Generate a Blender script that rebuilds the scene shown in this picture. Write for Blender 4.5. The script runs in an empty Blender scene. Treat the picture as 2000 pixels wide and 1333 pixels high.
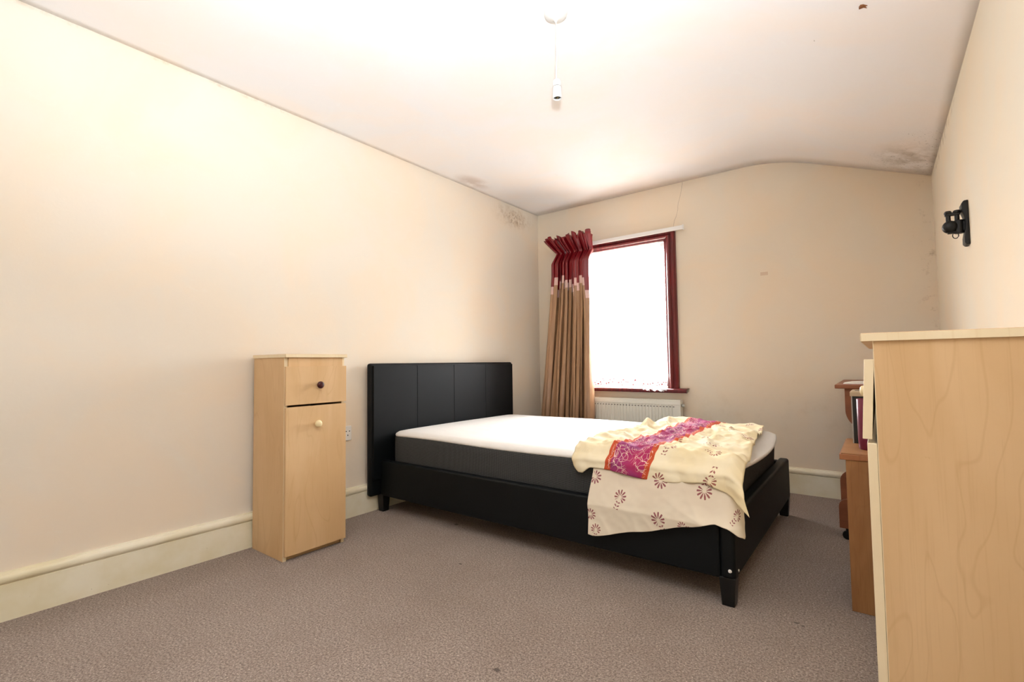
import bpy, bmesh, math, random
from mathutils import Vector, Matrix, noise
random.seed(7)

# ------------------------------------------------------------------ camera
scene = bpy.context.scene
COL = scene.collection
FPX = 943.821
CAM = Vector((2.5529, 0.0, 0.90))
def cam_axes(yaw, pitch, roll):
    y, p, r = map(math.radians, (yaw, pitch, roll))
    f = Vector((-math.sin(y)*math.cos(p), math.cos(y)*math.cos(p), math.sin(p)))
    rt = Vector((math.cos(y), math.sin(y), 0)); up = rt.cross(f)
    return (math.cos(r)*rt + math.sin(r)*up, -math.sin(r)*rt + math.cos(r)*up, f)
AR, AU, AF = cam_axes(37.268, 2.664, -0.781)
cd = bpy.data.cameras.new('camera'); cam = bpy.data.objects.new('camera', cd)
COL.objects.link(cam); scene.camera = cam
cd.sensor_width = 36.0; cd.lens = FPX*36/2000; cd.clip_start = 0.02; cd.clip_end = 200
cam.matrix_world = Matrix(((AR.x, AU.x, -AF.x, CAM.x), (AR.y, AU.y, -AF.y, CAM.y), (AR.z, AU.z, -AF.z, CAM.z), (0, 0, 0, 1)))

# ------------------------------------------------------------------ world, lights, exposure
scene.view_settings.view_transform = 'Standard'; scene.view_settings.look = 'None'
scene.view_settings.gamma = 1.0; scene.view_settings.use_curve_mapping = False
scene.view_settings.exposure = 0.0
w = bpy.data.worlds.new('overcast_sky'); scene.world = w; w.use_nodes = True
bg = w.node_tree.nodes['Background']
wt = w.node_tree; tc = wt.nodes.new('ShaderNodeTexCoord'); sx = wt.nodes.new('ShaderNodeSeparateXYZ'); wt.links.new(tc.outputs['Generated'], sx.inputs[0])
mr = wt.nodes.new('ShaderNodeMapRange'); mr.inputs[1].default_value = -.06; mr.inputs[2].default_value = .03; wt.links.new(sx.outputs[2], mr.inputs[0])
wm = wt.nodes.new('ShaderNodeMix'); wm.data_type = 'RGBA'; wm.inputs[6].default_value = (.20, .20, .19, 1); wm.inputs[7].default_value = (.94, .975, 1.0, 1)   # ground, overcast sky
wt.links.new(mr.outputs[0], wm.inputs[0]); wt.links.new(wm.outputs[2], bg.inputs[0])
bg.inputs[1].default_value = 66.0

W, D, HC, HR = 2.837, 3.785, 2.305, 1.988        # room width, back wall, flat ceiling, ceiling at the right wall
YF = -1.25                                        # wall behind the camera

# on-camera flash tilted up at the ceiling (its shadow of the lamp holder is on the ceiling)
fl = bpy.data.lights.new('bounce_flash', 'SPOT'); fl.energy = 385; fl.spot_size = math.radians(120); fl.spot_blend = 1.0
fl.shadow_soft_size = 0.03; fl.color = (0.89, 0.97, 1.07)
flo = bpy.data.objects.new('bounce_flash', fl); COL.objects.link(flo); flo.location = (2.55, 0.03, 1.05)
flo.rotation_euler = (Vector((1.95, 0.50, 2.3)) - flo.location).to_track_quat('-Z', 'Y').to_euler()
# portal that helps daylight through the window
pl = bpy.data.lights.new('window_portal', 'AREA'); pl.shape = 'RECTANGLE'; pl.size = 0.88; pl.size_y = 1.24
pl.cycles.is_portal = True
plo = bpy.data.objects.new('window_portal', pl); COL.objects.link(plo); plo.location = (0.805, D+0.13, 1.29)
plo.rotation_euler = (math.radians(-90), 0, 0)

# ------------------------------------------------------------------ mesh helpers
def bm_new(): return bmesh.new()
def box(bm, x0, x1, y0, y1, z0, z1):
    vs = [bm.verts.new((x, y, z)) for x in (x0, x1) for y in (y0, y1) for z in (z0, z1)]
    for f in ((0,1,3,2), (4,6,7,5), (0,4,5,1), (2,3,7,6), (0,2,6,4), (1,5,7,3)):
        bm.faces.new([vs[i] for i in f])
    return vs
def frust(bm, c0, sx0, sy0, c1, sx1, sy1):
    a = [bm.verts.new((c0[0]+i*sx0, c0[1]+j*sy0, c0[2])) for i, j in ((-1,-1), (1,-1), (1,1), (-1,1))]
    b = [bm.verts.new((c1[0]+i*sx1, c1[1]+j*sy1, c1[2])) for i, j in ((-1,-1), (1,-1), (1,1), (-1,1))]
    bm.faces.new(a[::-1]); bm.faces.new(b)
    for k in range(4): bm.faces.new((a[k], a[(k+1) % 4], b[(k+1) % 4], b[k]))
def frame_of(d):
    d = d.normalized(); t = Vector((0, 0, 1)) if abs(d.z) < .9 else Vector((1, 0, 0))
    u = d.cross(t).normalized(); return u, d.cross(u)
def cyl(bm, p0, p1, r0, r1=None, n=24):
    r1 = r0 if r1 is None else r1; p0 = Vector(p0); p1 = Vector(p1); u, v = frame_of(p1-p0)
    a = []; b = []
    for k in range(n):
        t = 2*math.pi*k/n; o = math.cos(t)*u + math.sin(t)*v
        a.append(bm.verts.new(p0+o*r0)); b.append(bm.verts.new(p1+o*r1))
    for k in range(n): bm.faces.new((a[k], b[k], b[(k+1) % n], a[(k+1) % n]))
    bm.faces.new(a); bm.faces.new(b[::-1])
def lathe(bm, base, axis, prof, n=32):            # prof: (radius, distance along axis)
    base = Vector(base); axis = Vector(axis).normalized(); u, v = frame_of(axis); rings = []
    for r, h in prof:
        if r < 1e-6: rings.append([bm.verts.new(base+axis*h)])
        else: rings.append([bm.verts.new(base+axis*h+r*(math.cos(2*math.pi*k/n)*u+math.sin(2*math.pi*k/n)*v)) for k in range(n)])
    for A, B in zip(rings, rings[1:]):
        for k in range(n):
            k2 = (k+1) % n
            if len(A) == 1 and len(B) == 1: continue
            if len(A) == 1: bm.faces.new((A[0], B[k], B[k2]))
            elif len(B) == 1: bm.faces.new((A[k], B[0], A[k2]))
            else: bm.faces.new((A[k], B[k], B[k2], A[k2]))
def tube(bm, pts, r, n=10, closed=False):
    pts = [Vector(p) for p in pts]; rings = []; m = len(pts)
    for i, p in enumerate(pts):
        if closed: d = pts[(i+1) % m]-pts[i-1]
        else: d = pts[min(i+1, m-1)]-pts[max(i-1, 0)]
        u, v = frame_of(d)
        rings.append([bm.verts.new(p+r*(math.cos(2*math.pi*k/n)*u+math.sin(2*math.pi*k/n)*v)) for k in range(n)])
    rng = range(m) if closed else range(m-1)
    for i in rng:
        A, B = rings[i], rings[(i+1) % m]
        for k in range(n): bm.faces.new((A[k], B[k], B[(k+1) % n], A[(k+1) % n]))
    if not closed: bm.faces.new(rings[0][::-1]); bm.faces.new(rings[-1])
def prism(bm, poly, axis, a, b):                  # extrude a 2D outline along an axis; poly holds the other two coords in xyz order
    def P(p, t):
        q = list(p); q.insert(axis, t); return bm.verts.new(q)
    A = [P(p, a) for p in poly]; B = [P(p, b) for p in poly]; n = len(poly)
    bm.faces.new(A[::-1]); bm.faces.new(B)
    for k in range(n): bm.faces.new((A[k], A[(k+1) % n], B[(k+1) % n], B[k]))
ROOTS = {}
def obj(name, bm, mat, parent=None, smooth=False, bevel=0, seg=2, origin=None, solid=0, subd=0):
    bmesh.ops.recalc_face_normals(bm, faces=bm.faces)
    if parent is not None: org = ROOTS[parent.name]
    elif origin is not None: org = Vector(origin)
    else:
        xs = [v.co for v in bm.verts]
        lo = Vector([min(c[i] for c in xs) for i in range(3)]); hi = Vector([max(c[i] for c in xs) for i in range(3)])
        org = Vector(((lo.x+hi.x)/2, (lo.y+hi.y)/2, lo.z))
    for v in bm.verts: v.co -= org
    me = bpy.data.meshes.new(name); bm.to_mesh(me); bm.free(); me.materials.append(mat)
    if smooth:
        for p in me.polygons: p.use_smooth = True
    o = bpy.data.objects.new(name, me); COL.objects.link(o); ROOTS[o.name] = org
    if parent is not None: o.parent = parent
    else: o.location = org
    if solid: m = o.modifiers.new('thickness', 'SOLIDIFY'); m.thickness = solid; m.offset = 0
    if bevel:
        m = o.modifiers.new('bevel', 'BEVEL'); m.width = bevel; m.segments = seg; m.limit_method = 'ANGLE'; m.angle_limit = math.radians(40)
        for p in me.polygons: p.use_smooth = True
        m.harden_normals = False
        es = o.modifiers.new('weighted', 'WEIGHTED_NORMAL'); es.keep_sharp = True
    if subd: m = o.modifiers.new('subdiv', 'SUBSURF'); m.levels = subd; m.render_levels = subd
    return o
def thing(name, loc, label, cat, group=None):
    o = bpy.data.objects.new(name, None); COL.objects.link(o); o.location = loc; o.empty_display_size = 0.05
    ROOTS[o.name] = Vector(loc); return tag(o, label, cat, group)
def tag(o, label, cat, group=None, kind=None):
    o['label'] = label; o['category'] = cat
    if group: o['group'] = group
    if kind: o['kind'] = kind
    return o
def struct(o, label, cat): return tag(o, label, cat, kind='structure')

# ------------------------------------------------------------------ material helpers
def lin(c): return tuple(((x/255)/12.92 if x/255 <= .04045 else ((x/255+.055)/1.055)**2.4) for x in c)+(1,)
class NT:
    def __init__(s, name):
        s.m = bpy.data.materials.new(name); s.m.use_nodes = True; s.t = s.m.node_tree; s.n = s.t.nodes; s.b = s.n['Principled BSDF']
    def add(s, typ, **kw):
        n = s.n.new(typ)
        for k, v in kw.items(): setattr(n, k, v)
        return n
    def put(s, sock, v):
        if hasattr(v, 'is_output'): s.t.links.new(v, sock)
        elif isinstance(v, (tuple, list)) and len(v) == 3 and sock.type == 'RGBA': sock.default_value = (*v, 1)
        else: sock.default_value = v
    def math(s, op, a, b=0.0, c=None, clamp=False):
        n = s.add('ShaderNodeMath', operation=op, use_clamp=clamp); s.put(n.inputs[0], a); s.put(n.inputs[1], b)
        if c is not None: s.put(n.inputs[2], c)
        return n.outputs[0]
    def mix(s, fac, a, b, mode='MIX'):
        n = s.add('ShaderNodeMix', data_type='RGBA', blend_type=mode); s.put(n.inputs[0], fac); s.put(n.inputs[6], a); s.put(n.inputs[7], b)
        return n.outputs[2]
    def ramp(s, v, lo, hi):                        # smooth 0..1 between lo and hi
        n = s.add('ShaderNodeMapRange', interpolation_type='SMOOTHSTEP'); s.put(n.inputs[0], v); s.put(n.inputs[1], lo); s.put(n.inputs[2], hi)
        return n.outputs[0]
    def geo(s): return s.add('ShaderNodeNewGeometry').outputs['Position']
    def tex(s, out='Object'): return s.add('ShaderNodeTexCoord').outputs[out]
    def map(s, v, scale=(1,1,1), loc=(0,0,0), rot=(0,0,0)):
        n = s.add('ShaderNodeMapping'); s.put(n.inputs[0], v); n.inputs[1].default_value = loc; n.inputs[2].default_value = rot; n.inputs[3].default_value = scale
        return n.outputs[0]
    def noise(s, v, scale, detail=3, rough=.5, dist=0):
        n = s.add('ShaderNodeTexNoise'); s.put(n.inputs['Vector'], v); n.inputs['Scale'].default_value = scale
        n.inputs['Detail'].default_value = detail; n.inputs['Roughness'].default_value = rough; n.inputs['Distortion'].default_value = dist
        return n.outputs[0]
    def sep(s, v):
        n = s.add('ShaderNodeSeparateXYZ'); s.put(n.inputs[0], v); return n.outputs
    def bump(s, h, strength, dist):
        n = s.add('ShaderNodeBump'); n.inputs['Strength'].default_value = strength; n.inputs['Distance'].default_value = dist
        s.put(n.inputs['Height'], h); s.t.links.new(n.outputs[0], s.b.inputs['Normal'])
    def out(s, color=None, rough=.5, spec=.5, metal=0):
        if color is not None: s.put(s.b.inputs['Base Color'], color)
        s.put(s.b.inputs['Roughness'], rough); s.put(s.b.inputs['Specular IOR Level'], spec); s.put(s.b.inputs['Metallic'], metal)
        return s.m
    def blob(s, pos, c, rad, soft=.5):             # 1 inside an ellipsoid of world position
        n = s.map(pos, scale=tuple(1/r for r in rad), loc=tuple(-a/r for a, r in zip(c, rad)))
        v = s.add('ShaderNodeVectorMath', operation='LENGTH'); s.put(v.inputs[0], n)
        return s.ramp(v.outputs['Value'], 1.0, soft)
def plain(name, rgb, rough=.5, spec=.5, metal=0, nscale=0, namp=0, bump=0):
    t = NT(name); c = lin(rgb)
    if nscale:
        f = t.noise(t.geo(), nscale, 4)
        c = t.mix(f, lin([max(0, x*(1-namp)) for x in rgb]), lin([min(255, x*(1+namp)) for x in rgb]))
        if bump: t.bump(f, .4, bump)
    return t.out(c, rough, spec, metal)

def wall_mat(name, rgb, extra=None):
    t = NT(name); p = t.geo()
    big = t.noise(p, 2.2, 5, .55, .6); fine = t.noise(p, 90, 3, .6)
    c = t.mix(t.ramp(big, .35, .7), lin(rgb), lin((min(255, rgb[0]+5), rgb[1]-1, rgb[2]-7)))
    smear = t.noise(t.map(p, scale=(3, 3, 7)), 3, 6, .65, 1.2)
    c = t.mix(t.math('MULTIPLY', t.ramp(smear, .58, .72), .35), c, lin((rgb[0]+4, rgb[1]+4, rgb[2]+3)))
    if extra: c = extra(t, p, c)
    t.bump(t.math('ADD', t.math('MULTIPLY', fine, .3), t.noise(p, 14, 3)), .18, .004)
    return t.out(c, .75, .25)
def mould(t, p, c, cen, rad, col, amt, sc=60, lo=.55, hi=.7):
    m = t.math('MULTIPLY', t.blob(p, cen, rad, .2), t.ramp(t.noise(p, sc, 5, .7), lo, hi))
    return t.mix(t.math('MULTIPLY', m, amt), c, lin(col))
def ex_left(t, p, c):
    c = mould(t, p, c, (0, 3.40, 2.20), (.2, .36, .13), (176, 140, 92), .55, 16, .38, .66)
    c = mould(t, p, c, (0, 3.42, 2.19), (.2, .20, .10), (140, 104, 66), .7, 45, .5, .66)
    c = mould(t, p, c, (0, 2.1, 2.30), (.2, 1.4, .02), (165, 135, 100), .45, 30, .6, .75)
    c = mould(t, p, c, (0, .9, 2.30), (.2, 1.4, .016), (190, 160, 120), .45, 12, .5, .7)
    return c
def ex_back(t, p, c):
    x, y, z = t.sep(p)
    # hairline crack from the ceiling down to the curtain rail
    wob = t.math('MULTIPLY', t.math('SUBTRACT', t.noise(p, 9, 4), .5), .035)
    cx = t.math('ADD', t.math('MULTIPLY_ADD', t.math('SUBTRACT', z, 1.976), .25, 1.296), wob)
    line = t.ramp(t.math('ABSOLUTE', t.math('SUBTRACT', x, cx)), .0022, .0006)
    line = t.math('MULTIPLY', line, t.math('GREATER_THAN', z, 1.94))
    c = t.mix(t.math('MULTIPLY', line, .55), c, lin((130, 100, 75)))
    # small square patch where tape has pulled the paint
    bx = t.math('MULTIPLY', t.math('LESS_THAN', t.math('ABSOLUTE', t.math('SUBTRACT', x, 1.922)), .024), t.math('LESS_THAN', t.math('ABSOLUTE', t.math('SUBTRACT', z, 1.511)), .012))
    c = t.mix(t.math('MULTIPLY', bx, .5), c, lin((205, 170, 140)))
    c = mould(t, p, c, (2.82, D, 1.6), (.10, .3, .9), (150, 120, 80), .5, 22, .55, .75)
    c = mould(t, p, c, (1.9, D, .55), (.9, .3, .35), (200, 178, 146), .25, 5, .45, .75)
    return c
def ex_right(t, p, c):
    c = mould(t, p, c, (W, 3.3, 1.96), (.2, .9, .05), (150, 120, 80), .6, 20, .45, .7)
    c = mould(t, p, c, (W, 3.74, 1.5), (.2, .06, .8), (150, 115, 75), .5, 25, .5, .75)
    return c
def ex_ceil(t, p, c):
    c = mould(t, p, c, (2.76, 3.52, 2.0), (.26, .34, .3), (150, 128, 95), .55, 9, .35, .7)
    c = mould(t, p, c, (2.72, 3.60, 2.0), (.30, .26, .3), (62, 48, 34), .95, 75, .60, .68)
    c = mould(t, p, c, (2.78, 3.2, 2.0), (.16, .22, .3), (70, 58, 44), .9, 90, .61, .69)
    c = mould(t, p, c, (.10, 2.75, HC), (.12, .22, .3), (205, 188, 176), .8, 4, .3, .5)
    c = mould(t, p, c, (1.5, 1.8, 2.2), (2.5, 3.0, .6), (120, 100, 80), .9, 21, .735, .76)
    return c
M = {}
M['wall_left'] = wall_mat('cream_wall_paint', (236, 226, 210), ex_left)
M['wall_back'] = wall_mat('cream_wall_paint_cracked', (234, 222, 203), ex_back)
M['wall_right'] = wall_mat('cream_wall_paint_damp', (232, 222, 203), ex_right)
M['wall_front'] = wall_mat('cream_wall_paint_plain', (236, 226, 210))
M['ceiling'] = wall_mat('white_ceiling_paint', (240, 236, 234), ex_ceil)

t = NT('speckled_carpet'); p = t.geo()
n1 = t.noise(p, 150, 3, .75); n2 = t.noise(p, 170, 2, .6); n3 = t.noise(p, 3, 4, .6); n4 = t.noise(t.map(p, loc=(3, 5, 1)), 120, 3, .8)
c = t.mix(t.ramp(n1, .34, .66), lin((118, 103, 93)), lin((180, 162, 149)))
c = t.mix(t.math('MULTIPLY', t.ramp(n2, .60, .70), .8), c, lin((232, 216, 200)))
c = t.mix(t.math('MULTIPLY', t.ramp(n4, .62, .72), .6), c, lin((72, 58, 48)))
c = t.mix(t.math('MULTIPLY', t.ramp(n3, .4, .75), .22), c, lin((120, 98, 82)))
for (cx, cy, r) in ((1.01, 1.62, .012), (1.62, 1.13, .016), (2.29, 1.93, .011), (2.31, 1.92, .008), (.62, 2.0, .02)):
    c = t.mix(t.math('MULTIPLY', t.blob(p, (cx, cy, 0), (r, r*.7, .5), .4), .75), c, lin((52, 40, 34)))
t.bump(t.math('ADD', n1, t.math('MULTIPLY', n2, .6)), .9, .006)
t.b.inputs['Sheen Weight'].default_value = .15
M['carpet'] = t.out(c, .95, .1)

t = NT('cream_gloss_paint'); p = t.geo()
c = t.mix(t.ramp(t.noise(p, 4, 4, .6), .35, .7), lin((246, 239, 216)), lin((234, 223, 188)))
c = t.mix(t.math('MULTIPLY', t.ramp(t.noise(p, 38, 5, .75), .69, .74), .8), c, lin((120, 95, 62)))
t.bump(t.noise(p, 22, 3), .15, .004); M['skirting'] = t.out(c, .38, .45)

def wood(name, lo, hi, line, vert='z', scale=1.0, rough=.42, spec=.4, amt=.5, ring=.17):
    t = NT(name); p = t.geo(); s = {'z': (1, 1, .24), 'y': (1, .24, 1), 'x': (.24, 1, 1)}[vert]
    q = t.map(p, scale=tuple(a*scale for a in s))
    a = t.noise(q, 5.5, 4, .5, .8)
    c = t.mix(t.ramp(a, .3, .72), lin(lo), lin(hi))
    rings = t.math('FRACT', t.math('MULTIPLY', t.noise(q, 3.4, 2, .45, .9), 11.0))
    ln = t.ramp(t.math('ABSOLUTE', t.math('SUBTRACT', rings, .5)), .07, .0)
    c = t.mix(t.math('MULTIPLY', ln, ring), c, lin(line))
    fine = t.noise(t.map(p, scale=tuple(x*scale for x in {'z': (120, 120, 3), 'y': (120, 3, 120), 'x': (3, 120, 120)}[vert])), 1.6, 3, .6)
    c = t.mix(t.math('MULTIPLY', t.ramp(fine, .5, .8), amt*.35), c, lin(line))
    c = t.mix(t.math('MULTIPLY', t.ramp(t.noise(p, 30, 3, .6), .72, .78), .4), c, lin(line))
    return t.out(c, rough, spec)
M['maple'] = wood('maple_laminate', (214, 176, 128), (226, 191, 146), (184, 138, 88), amt=.5)
M['maple_edge'] = wood('maple_edging', (240, 220, 182), (247, 230, 196), (222, 190, 142), amt=.35)
M['oak'] = wood('golden_oak_veneer', (148, 102, 62), (168, 120, 76), (104, 66, 36), ring=.08, amt=1.1, scale=1.6)
M['oak_edge'] = wood('stained_oak_moulding', (132, 82, 50), (152, 98, 62), (92, 52, 30), vert='y')
M['desk'] = wood('reddish_brown_desk_laminate', (124, 72, 46), (146, 88, 58), (88, 48, 30), vert='x')
M['maroon'] = plain('maroon_knob_lacquer', (66, 12, 16), .3)
M['cream_knob'] = plain('cream_knob_lacquer', (240, 220, 172), .35)
M['leather'] = (lambda t: (t.bump(t.noise(t.geo(), 420, 3, .6), .25, .0012), t.out(t.mix(t.noise(t.geo(), 6, 3), lin((8, 11, 13)), lin((12, 16, 19))), .5, .2))[1])(NT('black_faux_leather'))
M['black_wood'] = plain('black_leg_lacquer', (14, 14, 15), .35, .4)
M['thread'] = plain('black_stitching', (6, 6, 7), .8, .1)
M['steel'] = plain('zinc_bolt', (205, 205, 200), .3, .5, .8)
M['lamp_plastic'] = plain('darkened_white_plastic', (216, 212, 206), .35, .45)  # white plastic, colour darkened to stand out against the bright ceiling
M['white_plastic'] = plain('white_plastic', (240, 238, 234), .35, .45)
M['black_plastic'] = plain('black_plastic', (9, 9, 9), .4, .4)
M['black_metal'] = plain('black_powder_coat', (12, 12, 12), .45, .4, 0, 60, .2)
M['hole'] = plain('dark_socket_hole', (22, 18, 16), .8, .1)
M['brass'] = plain('brass_contact', (190, 165, 110), .3, .5, 1)
M['radiator'] = plain('white_radiator_enamel', (232, 230, 218), .35, .45, 0, 8, .02)
M['grille'] = plain('radiator_slot_shadow', (86, 82, 74), .7, .2)

# dark red gloss window paint
t = NT('dark_red_gloss_paint'); p = t.geo()
c = t.mix(t.ramp(t.noise(t.map(p, scale=(30, 30, 2)), 1.5, 3), .35, .7), lin((84, 12, 18)), lin((112, 24, 28)))
t.bump(t.noise(p, 30, 3), .15, .003); M['red_paint'] = t.out(c, .28, .5)

# glass
t = NT('window_glass'); g = t.add('ShaderNodeBsdfTransparent'); gl = t.add('ShaderNodeBsdfGlossy'); gl.inputs['Roughness'].default_value = .02
mx = t.add('ShaderNodeMixShader'); mx.inputs[0].default_value = .06
t.t.links.new(g.outputs[0], mx.inputs[1]); t.t.links.new(gl.outputs[0], mx.inputs[2]); t.t.links.new(mx.outputs[0], t.n['Material Output'].inputs[0]); M['glass'] = t.m

# lace net: fine weave, opaque flower motifs and a scalloped border full of holes; uv in metres (v = height above the hem)
t = NT('white_lace_net'); uv = t.tex('UV'); u, v, _ = t.sep(uv)
vor = t.add('ShaderNodeTexVoronoi', feature='DISTANCE_TO_EDGE'); t.put(vor.inputs['Vector'], t.map(uv, scale=(1, 1, 1))); vor.inputs['Scale'].default_value = 58
holes = t.ramp(vor.outputs['Distance'], .12, .20)
lace = t.ramp(v, .085, .06)
gaps = t.math('MULTIPLY', holes, lace)
weave = .42
mot = t.math('MULTIPLY', t.ramp(t.noise(uv, 16, 2, .5), .60, .64), .3)
alpha = t.math('SUBTRACT', t.math('ADD', weave, mot), t.math('MULTIPLY', gaps, .8), clamp=True)
edge = t.math('MULTIPLY', lace, t.math('SUBTRACT', 1.0, holes))
alpha = t.math('ADD', alpha, t.math('MULTIPLY', edge, .45), clamp=True)
scal = t.math('MULTIPLY_ADD', t.math('ABSOLUTE', t.math('SINE', t.math('MULTIPLY', u, 62.0))), -.014, .016)
alpha = t.math('MULTIPLY', alpha, t.math('GREATER_THAN', v, scal))
tr = t.add('ShaderNodeBsdfTransparent'); df = t.add('ShaderNodeBsdfDiffuse'); tl = t.add('ShaderNodeBsdfTranslucent')
df.inputs[0].default_value = (.9, .89, .86, 1); tl.inputs[0].default_value = (.92, .92, .9, 1)
m1 = t.add('ShaderNodeMixShader'); m1.inputs[0].default_value = .55; t.t.links.new(df.outputs[0], m1.inputs[1]); t.t.links.new(tl.outputs[0], m1.inputs[2])
m2 = t.add('ShaderNodeMixShader'); t.put(m2.inputs[0], alpha); t.t.links.new(tr.outputs[0], m2.inputs[1]); t.t.links.new(m1.outputs[0], m2.inputs[2])
t.t.links.new(m2.outputs[0], t.n['Material Output'].inputs[0]); M['net'] = t.m

# curtain: red heading, pale stepped band, bronze satin below; uv = (position across the cloth, height)
t = NT('red_and_bronze_satin'); uv = t.tex('UV'); u, v, _ = t.sep(uv)
wn = t.add('ShaderNodeTexWhiteNoise', noise_dimensions='1D'); t.put(wn.inputs['W'], t.math('FLOOR', t.math('MULTIPLY', u, 19.0)))
edge = t.math('MULTIPLY_ADD', wn.outputs['Value'], .13, 1.545)
edge = t.math('SUBTRACT', edge, t.math('MULTIPLY', u, .05))
isred = t.math('GREATER_THAN', v, edge); isband = t.math('GREATER_THAN', v, t.math('SUBTRACT', edge, .066))
gold = t.mix(t.noise(t.map(uv, scale=(60, 2, 1)), 2, 3), lin((130, 94, 66)), lin((186, 146, 110)))
red = t.mix(t.noise(t.map(uv, scale=(90, 3, 1)), 2, 3), lin((92, 3, 12)), lin((138, 9, 22)))
c = t.mix(isband, gold, t.mix(t.noise(uv, 60, 3), lin((206, 168, 160)), lin((226, 192, 184)))); c = t.mix(isred, c, red)
M['curtain'] = t.out(c, .32, .6)
M['lining'] = plain('cream_curtain_lining', (214, 196, 176), .8, .2)

# mattress
t = NT('charcoal_spacer_mesh'); uv = t.tex('UV'); u, v, _ = t.sep(uv)
a = t.math('MULTIPLY', t.math('SINE', t.math('MULTIPLY', t.math('ADD', u, v), 700.0)), t.math('SINE', t.math('MULTIPLY', t.math('SUBTRACT', u, v), 700.0)))
d = t.ramp(a, .1, .7); c = t.mix(d, lin((34, 35, 36)), lin((124, 125, 124)))
t.bump(a, .5, .002); M['mesh_side'] = t.out(c, .8, .2)
t = NT('white_quilted_ticking'); p = t.geo()
t.bump(t.noise(p, 14, 3, .5), .25, .01); M['ticking'] = t.out(t.mix(t.noise(p, 3, 3), lin((240, 236, 230)), lin((247, 245, 242))), .7, .25)

# ------------------------------------------------------------------ room shell
TH = 0.16
def slab(x0, x1, y0, y1, z0, z1): bm = bm_new(); box(bm, x0, x1, y0, y1, z0, z1); return bm
bm = slab(-TH, W+TH, YF-TH, D+.3, -.12, 0)
struct(obj('floor', bm, M['carpet']), 'beige brown speckled carpet covering the whole floor', 'carpet')
struct(obj('wall_left', slab(-TH, 0, YF-TH, D+.3, 0, HC+.1), M['wall_left']), 'long cream painted wall behind the headboard and narrow cabinet', 'wall')
struct(obj('wall_right', slab(W, W+TH, YF-TH, D+.3, 0, HC+.1), M['wall_right']), 'cream painted wall carrying the black bracket', 'wall')
struct(obj('wall_front', slab(0, W, YF-TH, YF, 0, HC+.1), M['wall_front']), 'cream painted wall opposite the window', 'wall')
# back wall with the window opening, outline + hole as one ring of quads
WX0, WX1, WZ0, WZ1 = 0.385, 1.225, 0.70, 1.872
bm = bm_new(); xs = [0, WX0, WX1, W]; zs = [0, WZ0, WZ1, HC+.1]
for yy in (D, D+.3):
    g = {(i, k): bm.verts.new((xs[i], yy, zs[k])) for i in range(4) for k in range(4)}
    for i in range(3):
        for k in range(3):
            if (i, k) != (1, 1): bm.faces.new((g[i, k], g[i+1, k], g[i+1, k+1], g[i, k+1]))
bmesh.ops.bridge_loops(bm, edges=[e for e in bm.edges if e.is_boundary and all(WX0-.01 <= v.co.x <= WX1+.01 and WZ0-.01 <= v.co.z <= WZ1+.01 for v in e.verts)])
bmesh.ops.bridge_loops(bm, edges=[e for e in bm.edges if e.is_boundary])
struct(obj('wall_back', bm, M['wall_back']), 'cream painted end wall with the window and a hairline crack', 'wall')
# ceiling: flat, then a soft fold into a slope down to the right wall
def ceil_z(x):
    x0, x1, r = 2.02, W, .22
    s = (HR-HC)/(x1-x0)
    if x <= x0-r: return HC
    if x >= x0+r: return HC+s*(x-x0)
    q = (x-(x0-r)); return HC+s*q*q/(4*r)
bm = bm_new(); NX, NY = 70, 40
g = [[None]*(NY+1) for _ in range(NX+1)]
for i in range(NX+1):
    x = -.0 + (W)*i/NX
    for j in range(NY+1):
        y = YF+(D-YF)*j/NY
        edgef = min(1, x/.3)*min(1, (W-x)/.3)*min(1, (D-y)/.3)*min(1, (y-YF)/.3)
        dz = .010*noise.noise(Vector((x*1.1, y*1.1, 3.3)))*max(0, edgef)
        g[i][j] = bm.verts.new((x, y, ceil_z(x)+dz))
for i in range(NX):
    for j in range(NY): bm.faces.new((g[i][j], g[i][j+1], g[i+1][j+1], g[i+1][j]))
top = [bm.verts.new((x, y, HC+.15)) for x, y in ((0, YF), (W, YF), (W, D), (0, D))]
bm.faces.new(top)
b0 = [g[i][0] for i in range(NX+1)]; bm.faces.new(b0+[top[1], top[0]])
b1 = [g[i][NY] for i in range(NX+1)]; bm.faces.new(b1+[top[2], top[3]])
bm.faces.new([g[0][j] for j in range(NY+1)]+[top[3], top[0]]); bm.faces.new([g[NX][j] for j in range(NY+1)]+[top[2], top[1]])
ceil = struct(obj('ceiling', bm, M['ceiling'], smooth=True, origin=(W/2, 1.2, HC)), 'white ceiling folding into a slope above the right wall', 'ceiling')
for pgn in ceil.data.polygons:
    if len(pgn.vertices) > 4 or abs(pgn.normal.z) < .5: pgn.use_smooth = False
# a brown flake of peeled paint and tiny nail marks
bm = bm_new(); fx, fy = 2.552, 1.997
fz = ceil_z(fx)
prism(bm, [(fx+.55*dx_, fy+.55*dy_) for dx_, dy_ in ((-.012, -.010), (.002, -.014), (.030, .004), (.012, .006), (.02, .03), (.004, .012), (-.02, .012))], 2, fz-.003, fz+.02)
obj('paint_flake', bm, plain('peeled_brown_paint', (128, 78, 40), .8), ceil)

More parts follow.
